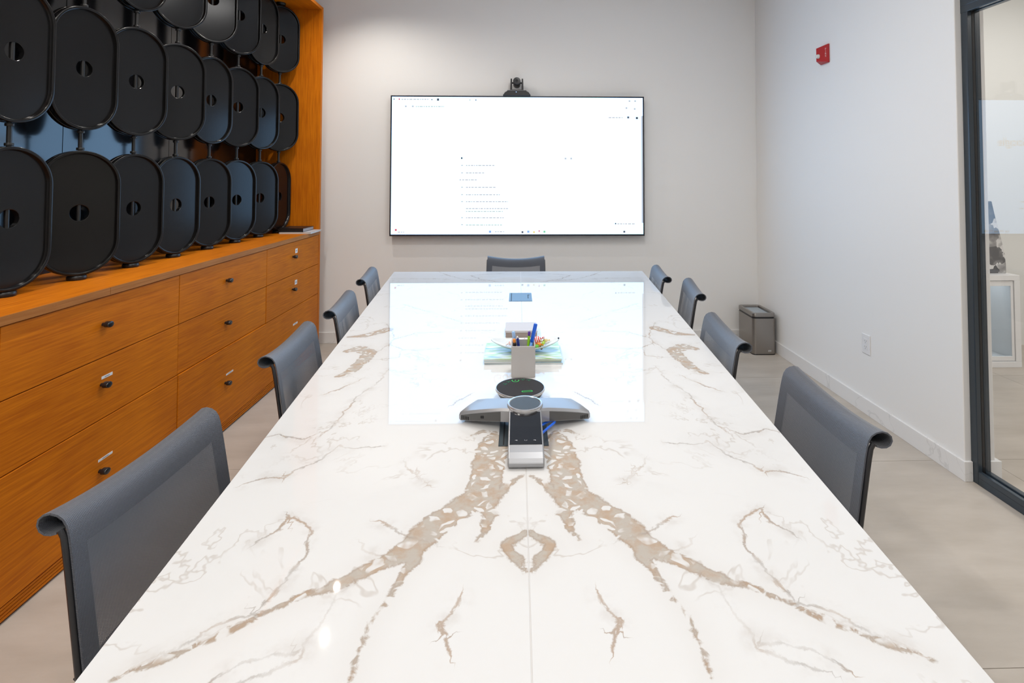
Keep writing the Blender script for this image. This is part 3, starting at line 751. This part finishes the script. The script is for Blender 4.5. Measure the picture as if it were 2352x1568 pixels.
for s in (-1, 1):
    d = Vector((s*math.cos(math.radians(27)), math.sin(math.radians(27)), 0)); q = Vector((-d.y, d.x, 0))
    if s < 0: q = -q
    # q points towards the back
    rs = []
    for r, wf, wb, zt, zb in ((.012, .040, .040, .066, .030), (.055, .046, .040, .062, .026), (.10, .050, .043, .053, .020), (.15, .053, .048, .041, .013), (.185, .054, .050, .031, .008), (.192, .051, .047, .027, .010)):
        c = d*r
        f0 = c-q*wf; b0 = c+q*wb
        rs.append([f0+Vector((0,0,zb)), f0+Vector((0,0,zt-.006)), c-q*(wf-.006)+Vector((0,0,zt)), c+Vector((0,0,zt+.002)), c+q*(wb-.006)+Vector((0,0,zt)), b0+Vector((0,0,zt-.006)), b0+Vector((0,0,zb))])
    mb = MB().rings(rs); arm = mb.build('side_arm', silver, ph, 38)
    # dark front flank with slots
    rs2 = []
    for r, wf, zt, zb in ((.055, .0465, .054, .027), (.10, .0505, .045, .021), (.15, .0535, .033, .014), (.184, .0545, .0235, .009)):
        f0 = d*r-q*wf
        rs2.append([f0+Vector((0,0,zb)), f0+Vector((0,0,zt)), f0+q*.004+Vector((0,0,zt)), f0+q*.004+Vector((0,0,zb))])
    MB().rings(rs2).build('flank', silver_d, arm)
    mb = MB()
    for k in range(5):
        f0 = d*(.157+k*.0055)-q*.0548; e = d*.0022
        z0, z1 = .0135, .0225
        mb.add([f0+Vector((0,0,z0)), f0+e+Vector((0,0,z0)), f0+e+Vector((0,0,z1)), f0+Vector((0,0,z1)), f0+q*.002+Vector((0,0,z0)), f0+e+q*.002+Vector((0,0,z0)), f0+e+q*.002+Vector((0,0,z1)), f0+q*.002+Vector((0,0,z1))], [(0,1,2,3),(4,7,6,5),(0,4,5,1),(1,5,6,2),(2,6,7,3),(3,7,4,0)])
    mb.build('slots', 'gasket', arm)
    f0 = d*.168; MB().lathe([(.012, 0), (.013, .009)], 14, (f0.x, f0.y, f0.z)).build('rubber_foot', 'black', arm)
    if s < 0:
        mb = MB(); f0 = d*.108-q*.0522; e = d*.010
        mb.add([f0+Vector((0,0,.027)), f0+e+Vector((0,0,.0255)), f0+e+Vector((0,0,.0325)), f0+Vector((0,0,.034)), f0+q*.003+Vector((0,0,.027)), f0+e+q*.003+Vector((0,0,.0255)), f0+e+q*.003+Vector((0,0,.0325)), f0+q*.003+Vector((0,0,.034))], [(0,1,2,3),(4,7,6,5),(0,4,5,1),(1,5,6,2),(2,6,7,3),(3,7,4,0)])
        mb.build('socket', 'gasket', arm)
MB().lathe([(.050, .052), (.0515, .066), (.0500, .0705), (.0455, .0708), (.0435, .0690)], 48, (0, .004, 0), True, True).build('speaker_ring', plain('bright_silver', (.55, .55, .56), .22, metal=.8), ph, 40)
MB().lathe([(.0432, .0691), (.0430, .0700), (.0200, .0708)], 48, (0, .004, 0)).build('speaker_cloth', plain('blue_grey_speaker_cloth', (.045, .060, .075), .55, bump=.3, bscale=900), ph, 40)

cb = MB(); ctl = [(.050, 1.425, .024), (.066, 1.445, .026), (.084, 1.472, .027), (.100, 1.502, .024), (.108, 1.528, .019), (.103, 1.540, .017), (.090, 1.533, .018), (.074, 1.512, .020), (.060, 1.492, .020), (.048, 1.478, .020)]
pts = []
for i in range(1, len(ctl)-2):
    p0, p1, p2, p3 = [Vector(q) for q in ctl[i-1:i+3]]
    for k in range(5):
        u = k/5; pts.append(.5*((2*p1)+(p2-p0)*u+(2*p0-5*p1+4*p2-p3)*u*u+(3*p1-p0-3*p2+p3)*u**3)+Vector((0, 0, TZ)))
tag(cb.tube(pts, .0034, 10, None, (0, 0, 1)).build('network_cable', plain('bright_blue_cable', (.01, .13, .75), .35), None, 60), 'bright blue cable looping out beside the phone', 'cable')

# round speakerphone
sk = thing('speakerphone', 'round black speakerphone puck with green lights and silver rim', 'speakerphone', (.009, 1.733, TZ))
MB().lathe([(.055, 0), (.060, .002), (.070, .015), (.0785, .029)], 56).build('body', 'black', sk, 40)
MB().lathe([(.0785, .029), (.0805, .031), (.0808, .0355), (.0798, .0372), (.078, .0374), (.078, .0295)], 56).build('silver_rim', plain('silver_rim', (.60, .58, .56), .25, metal=.7), sk, 40)
MB().lathe([(.0778, .0300), (.0778, .0370), (.070, .0380), (.035, .0386), (.001, .0388)], 56).build('cloth_top', plain('charcoal_cloth', (.032, .030, .032), .75, bump=.35, bscale=1200, spec=.2), sk, 50)
gled = emit('green_led', (.10, 1.0, .22), 1.1); gdim = emit('green_led_dim', (.10, .55, .30), .7)
def ringflat(mb, cx, cy, ra, rb, z, a0=0, a1=2*PI, n=24, sy=1):
    o = len(mb.v)
    for k in range(n+1):
        a = a0+(a1-a0)*k/n
        for r in (ra, rb): mb.v.append((cx+r*math.cos(a), cy+sy*r*math.sin(a), z))
    for k in range(n): mb.f.append((o+2*k, o+2*k+1, o+2*k+3, o+2*k+2))
mb = MB(); ringflat(mb, -.016, .052, .0105, .0125, .0388, PI*.85, PI*2.15)
ringflat(mb, -.016, .053, .0, .0022, .0388, 0, 2*PI, 12)
# pill outline
cx, cy, hl, rr = .022, -.038, .012, .0055
po = []; pi_ = []
for rad, lst in ((rr, po), (rr-.0018, pi_)):
    for k in range(13): a = -PI/2+PI*k/12; lst.append((cx+hl+rad*math.cos(a), cy+rad*math.sin(a)))
    for k in range(13): a = PI/2+PI*k/12; lst.append((cx-hl+rad*math.cos(a), cy+rad*math.sin(a)))
ca, sa = math.cos(.12), math.sin(.12)
tf = lambda q: (cx+(q[0]-cx)*ca-(q[1]-cy)*sa, cy+(q[0]-cx)*sa+(q[1]-cy)*ca, .0390)
mb.rings([[tf(q) for q in po], [tf(q) for q in pi_]], False, False, False)
mb.build('bright_lights', gled, sk)
mb = MB()
for x, y in ((-.050, .022), (-.039, .042), (.009, .060), (.029, .055)):
    for k in range(3): ringflat(mb, x, y, .0055, .0068, .0387, k*2.1, k*2.1+1.2, 6)
    ringflat(mb, x, y, 0, .002, .0388, 0, 2*PI, 8)
mb.build('dim_lights', gdim, sk)

# pen cup and pens
cupm = plain('warm_grey_cardboard', (.46, .44, .43), .55)
cup = thing('pen_cup', 'square light grey pen cup behind the speakerphone', 'pen cup', (.021, 1.953, TZ))
hw, hh, tk = .0435, .112, .004
def rrect(h, r, z, n=5):
    out = []
    for sx, sy, a0 in ((1, 1, 0), (-1, 1, PI/2), (-1, -1, PI), (1, -1, 1.5*PI)):
        for k in range(n+1):
            a = a0+PI/2*k/n; out.append((sx*(h-r)+r*math.cos(a), sy*(h-r)+r*math.sin(a), z))
    return out
MB().rings([rrect(hw-.002, .005, 0), rrect(hw, .006, .002), rrect(hw, .006, hh-.001), rrect(hw-.001, .006, hh), rrect(hw-tk+.001, .004, hh), rrect(hw-tk, .004, hh-.001), rrect(hw-tk, .004, .005)]).build('body', cupm, cup, 40)
def pen(name, label, base, tip, segs, r):
    b = Vector(base); tp = Vector(tip); d = tp-b; Lh = d.length
    t = thing(name, label, 'pen', b); t.rotation_euler = Vector((0, 0, 1)).rotation_difference(d).to_euler()
    for nm, a, c, mt_, k in segs:
        MB().lathe([(r*k*.8, a*Lh), (r*k, a*Lh+.002), (r*k, c*Lh-.002), (r*k*.75, c*Lh)], 14).build(nm, mt_, t, 40)
    return t
pm = lambda nm, c, r=.3: plain(nm, c, r)
CZ = TZ+.0055
pen('marker', 'long bright blue marker leaning right in the pen cup', (.028, 1.940, CZ), (.068, 1.972, TZ+.176), [('barrel', 0, .62, pm('sky_blue', (.12, .34, .80)), .95), ('cap', .62, 1, pm('royal_blue', (.01, .12, .70)), 1.15)], .0062)
pen('pen', 'green pen with a purple end in the pen cup', (.034, 1.970, CZ), (.0445, 1.985, TZ+.148), [('barrel', 0, .86, pm('lime_green', (.25, .55, .01)), 1), ('end_cap', .86, .97, pm('purple', (.12, .04, .32)), 1.1), ('button', .97, 1, pm('pale_cap', (.7, .7, .75)), .6)], .0048)
pen('pen', 'orange pen with a black clip in the pen cup', (.006, 1.935, CZ), (-.013, 1.926, TZ+.134), [('barrel', 0, .80, pm('orange', (.75, .20, .01)), 1), ('grip', .80, .90, pm('black_grip', (.015, .012, .012)), 1.12), ('end_cap', .90, 1, pm('orange2', (.75, .25, .03)), 1)], .0058)
pen('pen', 'navy blue pen in the left half of the pen cup', (.015, 1.960, CZ), (-.001, 1.950, TZ+.136), [('barrel', 0, .95, pm('navy', (.01, .03, .22)), 1), ('button', .95, 1, pm('white_button', (.75, .75, .78)), .7)], .005)
pen('highlighter', 'pale translucent blue marker at the left of the pen cup', (.003, 1.975, CZ), (-.016, 1.962, TZ+.150), [('barrel', 0, .75, pm('pale_barrel', (.55, .62, .72)), 1), ('cap', .75, 1, pm('pale_blue_cap', (.32, .50, .78)), 1.1)], .0058)

# magazines, bowl, sweets, box
def cover_mat(name, cols, sc):
    mt, n, l, b = nt(name)
    tc = n.new('ShaderNodeTexCoord'); mp = n.new('ShaderNodeMapping'); mp.inputs['Scale'].default_value = sc; l.new(tc.outputs['Object'], mp.inputs['Vector'])
    nz = n.new('ShaderNodeTexNoise'); nz.inputs['Scale'].default_value = 1; nz.inputs['Detail'].default_value = 2; l.new(mp.outputs[0], nz.inputs['Vector'])
    cr = n.new('ShaderNodeValToRGB'); cr.color_ramp.interpolation = 'EASE'
    e = cr.color_ramp.elements; e[0].position = .28; e[0].color = rgba(cols[0]); e[1].position = .72; e[1].color = rgba(cols[-1])
    for i, c in enumerate(cols[1:-1]): k = e.new(.28+.44*(i+1)/(len(cols)-1)); k.color = rgba(c)
    l.new(nz.outputs['Fac'], cr.inputs[0]); l.new(cr.outputs[0], b.inputs['Base Color']); b.inputs['Roughness'].default_value = .25
    return mt
cvA = cover_mat('blue_green_cover', [(.10, .32, .52), (.62, .75, .82), (.32, .52, .16), (.75, .80, .80), (.16, .42, .62), (.55, .62, .20)], (5, 26, 1))
cvB = cover_mat('pale_cover', [(.65, .72, .74), (.40, .55, .62), (.70, .74, .70)], (8, 14, 1))
pgm = plain('magazine_pages', (.74, .74, .72), .6)
def magazine(label, x, y, z, w, d, h, rz, cov):
    t = thing('magazine', label, 'magazine', (x, y, z), rz, 'magazines under the sweet bowl')
    MB().box(-w/2, w/2, -d/2, d/2, h-.0008, h).box(-w/2, w/2, -d/2, d/2, 0, .0008).build('cover', cov, t)
    MB().box(-w/2+.001, w/2-.001, -d/2+.001, d/2-.001, .0008, h-.0008).build('pages', pgm, t)
magazine('bottom magazine of the small stack on the table', .026, 2.150, TZ, .305, .212, .006, -.02, cvB)
magazine('middle magazine of the small stack on the table', .018, 2.152, TZ+.0061, .300, .212, .007, .025, cvB)
magazine('top magazine with blue and green cover under the sweet bowl', .021, 2.152, TZ+.0132, .303, .215, .007, 0, cvA)
MZ = TZ+.0203
bowl = thing('sweet_bowl', 'white boat-shaped bowl with raised ends on the magazines', 'bowl', (.031, 2.150, MZ))
def bowl_mesh():
    mb = MB(); NA, NR = 48, 10
    def pt(a, r, inner):
        A, B = .139, .070; ca, sa = math.cos(a), math.sin(a)
        x = A*ca*r; y = B*sa*r*(1-.25*abs(ca*r))
        zed = .004+.020*r**2.2+.018*(abs(ca*r))**2.4*r
        if inner: zed += .004*(1-r)+.003
        return (x, y, zed)
    rs = []
    for r in [.25, .4, .55, .7, .8, .9, .96, 1.0]: rs.append([pt(2*PI*j/NA, r, False) for j in range(NA)])
    rs.append([pt(2*PI*j/NA, 1.0, True) for j in range(NA)])
    for r in [.94, .85, .7, .55, .4, .25]: rs.append([pt(2*PI*j/NA, r, True) for j in range(NA)])
    mb.rings(rs); return mb
bowl_mesh().build('bowl', plain('pale_blue_white_glaze', (.72, .78, .82), .15), bowl, 60)
MB().lathe([(.030, 0), (.031, .002), (.033, .0065)], 28).build('foot_ring', plain('glaze_foot', (.55, .68, .76), .2), bowl, 40)
def handle_dot(x):
    MB().lathe([(.002, -.003), (.0045, 0), (.002, .003)], 12, (x, 0, .047)).build('dark_tip', 'black', bowl, 40)
handle_dot(.136)
def stripe_mat(name, c1, c2, s):
    mt, n, l, b = nt(name)
    tc = n.new('ShaderNodeTexCoord'); wv = n.new('ShaderNodeTexWave'); wv.inputs['Scale'].default_value = s; wv.inputs['Distortion'].default_value = 3
    l.new(tc.outputs['Object'], wv.inputs['Vector']); cr = n.new('ShaderNodeValToRGB'); cr.color_ramp.elements[0].position = .45; cr.color_ramp.elements[1].position = .55
    cr.color_ramp.elements[0].color = rgba(c1); cr.color_ramp.elements[1].color = rgba(c2)
    l.new(wv.outputs['Fac'], cr.inputs[0]); l.new(cr.outputs[0], b.inputs['Base Color']); b.inputs['Roughness'].default_value = .2
    return mt
def sweet(label, x, y, z, r, mat, sq=.75, rz=0, wings=True):
    t = thing('wrapped_sweet', label, 'sweet', (.031+x, 2.150+y, MZ+z), rz, 'sweets in the bowl')
    t.rotation_euler = (random.uniform(-.5, .5), random.uniform(-.5, .5), rz)
    prof = [(r*math.sin(PI*k/8)+.0001, -r*sq*math.cos(PI*k/8)) for k in range(9)]
    MB().lathe(prof, 14).build('sweet', mat, t, 60)
    if wings:
        mb = MB()
        for s in (-1, 1):
            rs = [[(s*(r*.9+q*r*.9), (r*.15+q*r*.55)*math.cos(2*PI*j/10), (r*.12+q*r*.18)*math.sin(2*PI*j/10)) for j in range(10)] for q in (0, .5, 1)]
            mb.rings(rs)
        mb.build('twist', mat, t, 50)
sr = stripe_mat('red_white_swirl', (.62, .02, .02), (.80, .72, .70), 40)
sweet('red and white swirl sweet, highest in the bowl', .050, .002, .040, .0165, sr, .9)
sweet('pink and white mint sweet left of the pens', -.020, .016, .030, .012, stripe_mat('pink_swirl', (.75, .35, .33), (.82, .78, .76), 55), .6)
sweet('green wrapped sweet at the front right of the bowl', .046, -.030, .024, .009, pm('green_wrap', (.12, .42, .04), .2), .8, .6)
sweet('orange wrapped sweet below the red swirl sweet', .056, -.018, .028, .010, pm('orange_wrap', (.70, .25, .02), .2), .8, -.4)
sweet('pale yellow wrapped sweet at the right of the bowl', .082, .010, .034, .011, pm('yellow_wrap', (.75, .62, .28), .25), .7, .3)
sweet('small lime green sweet beside the yellow sweet', .073, -.012, .031, .008, pm('lime_wrap', (.35, .58, .06), .2), .8, 1.2)
sweet('brown wrapped sweet at the bottom front of the bowl', .056, -.026, .021, .009, pm('brown_wrap', (.16, .07, .02), .25), .7, -.9)
sweet('white and pink wrapped sweet at the left end of the bowl', -.058, .004, .028, .012, stripe_mat('white_pink', (.80, .74, .72), (.72, .45, .42), 30), .7, .2)
sweet('clear white wrapped sweet at the back left of the bowl', -.040, .024, .027, .010, pm('white_wrap', (.75, .74, .74), .2), .7, -.3)
bx = thing('storage_box', 'flat light grey box behind the magazines', 'box', (.017, 2.385, TZ))
MB().box(-.071, .071, -.002, .132, 0, .0215).build('box_base', plain('grey_brown_box', (.34, .28, .25), .6), bx, bevel=.001)
MB().box(-.073, .073, -.004, .134, .0217, .031).build('lid', plain('light_grey_lid', (.56, .54, .55), .55), bx, bevel=.001)

# ------------------------------------------------------------------ right wall
fa = thing('fire_alarm_strobe', 'red wall fire alarm with a clear strobe lens', 'fire alarm', (XR, 3.645, 2.355))
MB().box(-.012, 0, -.052, .048, -.067, .066).build('back_plate', 'red', fa, bevel=.004)
mb = MB()
o1 = [(-.012, -.050, -.065), (-.012, .046, -.065), (-.012, .046, .064), (-.012, -.050, .064)]
o2 = [(-.016, -.048, -.062), (-.050, .030, -.046), (-.050, .030, .048), (-.016, -.048, .062)]
o3 = [(-.032, -.030, -.056), (-.052, .012, -.044), (-.052, .012, .046), (-.034, -.030, .058)]
mb.rings([o1, o2]); mb.build('housing', 'red', fa, bevel=.003)
ln = MB(); nn = 16
rs = []
for x, r in ((-.040, .016), (-.050, .0155), (-.057, .012), (-.060, .005)): rs.append([(x, .014+r*math.cos(2*PI*j/nn)*.9, -.012+r*math.sin(2*PI*j/nn)) for j in range(nn)])
ln.rings(rs).build('strobe_lens', 'lens', fa, 40)
for k, ch in enumerate('FIRE'):
    lt = obj('letter', text_mesh(ch, .019, 'letter'), plain('white_letter', (.85, .62, .62), .4), fa)
    zz = .030-k*.0165
    # flat on the sloping housing front
    nrm = Vector((-.078, -.034, 0)).normalized(); zax = Vector((0, 0, 1)); xax = zax.cross(nrm).normalized()
    Mx = Matrix((xax, zax, nrm)).transposed().to_4x4(); Mx.translation = Vector((-.0212, -.0385, zz))
    lt.matrix_local = Mx
ol = thing('wall_outlet', 'white double wall outlet low on the right wall', 'outlet', (XR, 3.257, .434))
MB().box(-.006, 0, -.038, .038, -.061, .061).build('cover_plate', 'plastic_w', ol, bevel=.003)
MB().box(-.0075, -.0055, -.017, .017, -.034, .034).build('receptacle', 'plastic_w', ol, bevel=.0008)
mb = MB()
for z in (-.017, .017):
    mb.box(-.0082, -.0074, -.008, -.006, z-.001, z+.006).box(-.0082, -.0074, .006, .008, z-.001, z+.006).box(-.0082, -.0074, -.002, .002, z-.010, z-.006)
mb.build('slots', plain('dark_slots', (.16, .16, .17), .5), ol)
# waste bin
wb = thing('waste_bin', 'slim brushed steel waste bin in the corner', 'waste bin', (2.058, 4.345, 0))
BW, BD, BH = .098, .30, .345
def rr2(w, y0, y1, r, z, n=6):
    out = []
    for cx_, cy_, a0 in ((w-r, y1-r, 0), (-w+r, y1-r, PI/2), (-w+r, y0+r, PI), (w-r, y0+r, 1.5*PI)):
        for k in range(n+1): a = a0+PI/2*k/n; out.append((cx_+r*math.cos(a), cy_+r*math.sin(a), z))
    return out
MB().rings([rr2(BW, 0, BD, .028, 0), rr2(BW, 0, BD, .028, .008)]).build('base_trim', 'black', wb, 40)
MB().rings([rr2(BW-.001, .001, BD-.001, .028, .008), rr2(BW-.001, .001, BD-.001, .028, BH-.045), rr2(BW-.006, .006, BD-.006, .024, BH-.045), rr2(BW-.006, .006, BD-.006, .024, .02)]).build('body', 'steel', wb, 40)
MB().rings([rr2(BW-.008, .008, BD-.008, .024, BH-.06), rr2(BW-.004, .004, BD-.004, .026, BH-.044), rr2(BW-.004, .004, BD-.004, .026, BH-.031), rr2(BW-.02, .02, BD-.02, .018, BH-.031), rr2(BW-.02, .02, BD-.02, .018, BH-.06)], True).build('inner_ring', 'black', wb, 40)
MB().rings([rr2(BW, 0, BD, .029, BH-.030), rr2(BW, 0, BD, .029, BH-.004), rr2(BW-.003, .003, BD-.003, .028, BH), rr2(BW-.024, .024, BD-.030, .014, BH-.001), rr2(BW-.026, .026, BD-.032, .012, BH-.008), rr2(BW-.026, .026, BD-.032, .012, BH-.030)], True).build('rim_lid', 'steel', wb, 40)
MB().rings([rr2(BW-.03, .03, BD-.036, .012, BH-.016), rr2(BW-.036, .040, BD-.05, .012, BH-.09), rr2(BW-.05, .06, BD-.07, .012, .10)]).build('bin_bag', plain('grey_bag', (.36, .41, .45), .35, bump=.4, bscale=60), wb, 40)
MB().box(.030, .054, -.0012, .0006, .028, .040).build('badge', plain('badge_silver', (.55, .54, .52), .3), wb)
MB().box(.034, .050, -.0016, -.0011, .031, .037).build('badge_print', 'ink', wb)

# ------------------------------------------------------------------ showroom beyond the glass
pl = thing('display_plinth', 'white showroom cabinet with a framed glass front behind the partition', 'cabinet', (3.36, 4.02, 0))
PW, PD, PH = .575, .50, .715
MB().box(0, PW, 0, PD, PH-.042, PH).box(0, PW, 0, PD, 0, .045).box(0, .045, 0, PD, .045, PH-.042).box(PW-.045, PW, 0, PD, .045, PH-.042).box(.045, PW-.045, PD-.02, PD, .045, PH-.042).build('carcass', 'white_gloss', pl, bevel=.002)
dr = MB().box(.048, PW-.048, .008, .024, PH-.085, PH-.046).box(.048, PW-.048, .008, .024, .049, .084).box(.048, .078, .008, .024, .084, PH-.085).box(PW-.068, PW-.048, .008, .024, .084, PH-.085).build('door', 'white_gloss', pl, bevel=.001)
MB().box(.078, PW-.068, .013, .017, .084, PH-.085).build('door_glass', glass('cabinet_door_glass', (.95, .98, 1.0)), dr)
MB().box(.046, PW-.046, .03, PD-.021, .046, .06).build('inner_shelf', 'white_gloss', pl)
def stone_mat():
    mt, n, l, b = nt('grey_breccia_marble')
    tc = n.new('ShaderNodeTexCoord'); vo = n.new('ShaderNodeTexVoronoi'); vo.inputs['Scale'].default_value = 9
    nz = n.new('ShaderNodeTexNoise'); nz.inputs['Scale'].default_value = 14; nz.inputs['Detail'].default_value = 6
    l.new(tc.outputs['Object'], nz.inputs['Vector'])
    mm = n.new('ShaderNodeVectorMath'); mm.operation = 'MULTIPLY_ADD'; mm.inputs[1].default_value = (.12, .12, .12)
    l.new(nz.outputs['Color'], mm.inputs[0]); l.new(tc.outputs['Object'], mm.inputs[2]); l.new(mm.outputs[0], vo.inputs['Vector'])
    sx = n.new('ShaderNodeSeparateColor'); l.new(vo.outputs['Color'], sx.inputs[0])
    ad = n.new('ShaderNodeMath'); ad.operation = 'MULTIPLY_ADD'; ad.inputs[1].default_value = .55; l.new(nz.outputs['Fac'], ad.inputs[0]); 
    m3 = n.new('ShaderNodeMath'); m3.operation = 'MULTIPLY'; m3.inputs[1].default_value = .65; l.new(sx.outputs[0], m3.inputs[0]); l.new(m3.outputs[0], ad.inputs[2])
    cr = n.new('ShaderNodeValToRGB'); e = cr.color_ramp.elements; e[0].position = .38; e[0].color = (.09, .088, .092, 1); e[1].position = .66; e[1].color = (.66, .65, .64, 1)
    k = e.new(.50); k.color = (.24, .235, .235, 1); k = e.new(.57); k.color = (.34, .33, .325, 1)
    l.new(ad.outputs[0], cr.inputs[0]); l.new(cr.outputs[0], b.inputs['Base Color']); b.inputs['Roughness'].default_value = .2
    return mt
sl = thing('stone_display', 'tapering grey breccia stone form standing on the white showroom cabinet', 'stone sample', (3.36, 4.10, PH))
prof = [(.545, 0), (.545, .07), (.535, .16), (.515, .26), (.490, .36), (.462, .47), (.440, .575), (.28, .575), (.20, .4), (.12, .2), (.06, 0)]
MB().prism([(a, b) for a, b in prof], 0, .16, 'y').build('stone_slab', stone_mat(), sl, bevel=.004)
MB().prism([(.30, .576), (.42, .576), (.40, .612), (.32, .612)], .03, .13, 'y').build('white_top', 'white_gloss', sl, bevel=.003)

# ------------------------------------------------------------------ lamps
ld = bpy.data.lights.new('added_cabinet_fill', 'AREA'); ld.shape = 'RECTANGLE'; ld.size = .4; ld.size_y = .2; ld.energy = .55; ld.color = (.84, .93, 1.0)  # fill light added inside the showroom cabinet to brighten its interior
lo = bpy.data.objects.new('added_cabinet_fill', ld); COL.objects.link(lo); lo.parent = pl; lo.location = (PW/2, .16, PH-.046)
for i, (x, y) in enumerate(SPOTS):
    t = thing('ceiling_spotlight', 'small white ceiling spotlight above the oak counter, %s from the screen wall' % ['sixth', 'fifth', 'fourth', 'third', 'second', 'first'][i], 'lamp', (x, y, CEIL), 0, 'ceiling spotlights')
    MB().lathe([(.045, -.012), (.048, -.010), (.048, 0)], 28).build('canopy', 'plastic_w', t, 40)
    MB().lathe([(.036, -.075), (.040, -.074), (.040, -.0125), (.012, -.0122)], 28, (0, 0, 0), False, True).build('can', 'plastic_w', t, 40)
    ld = bpy.data.lights.new('spot', 'SPOT'); ld.energy = SPOT_W*(.35 if y > 4 else 1); ld.color = SPOT_COL; ld.spot_size = math.radians(150); ld.spot_blend = .7; ld.shadow_soft_size = .016
    lo = bpy.data.objects.new('spot_beam', ld); COL.objects.link(lo); lo.parent = t; lo.location = (0, 0, -.085)
    tgt = Vector((-1.0, y*.97+.05 if y < 4 else 3.75, .8)); d = tgt-Vector((x, y, CEIL-.085)); lo.rotation_euler = d.to_track_quat('-Z', 'Y').to_euler()
for i, (x, y, sx_, sy_, pw) in enumerate(PANELS):
    t = thing('ceiling_panel_light', ['ceiling light panel of the showroom, nearer to the viewer', 'ceiling light panel of the showroom above the white cabinet', 'unseen fill light panel added behind the viewer', 'narrow ceiling light panel above the conference table'][i], 'lamp', (x, y, CEIL), 0, 'ceiling light panels')
    MB().box(-sx_/2-.02, sx_/2+.02, -sy_/2-.02, sy_/2+.02, -.02, 0).build('panel_body', 'plastic_w', t)
    ld = bpy.data.lights.new('panel', 'AREA'); ld.shape = 'RECTANGLE'; ld.size = sx_; ld.size_y = sy_; ld.energy = pw; ld.color = (1, .98, .95)
    lo = bpy.data.objects.new('panel_light', ld); COL.objects.link(lo); lo.parent = t; lo.location = (0, 0, -.022)
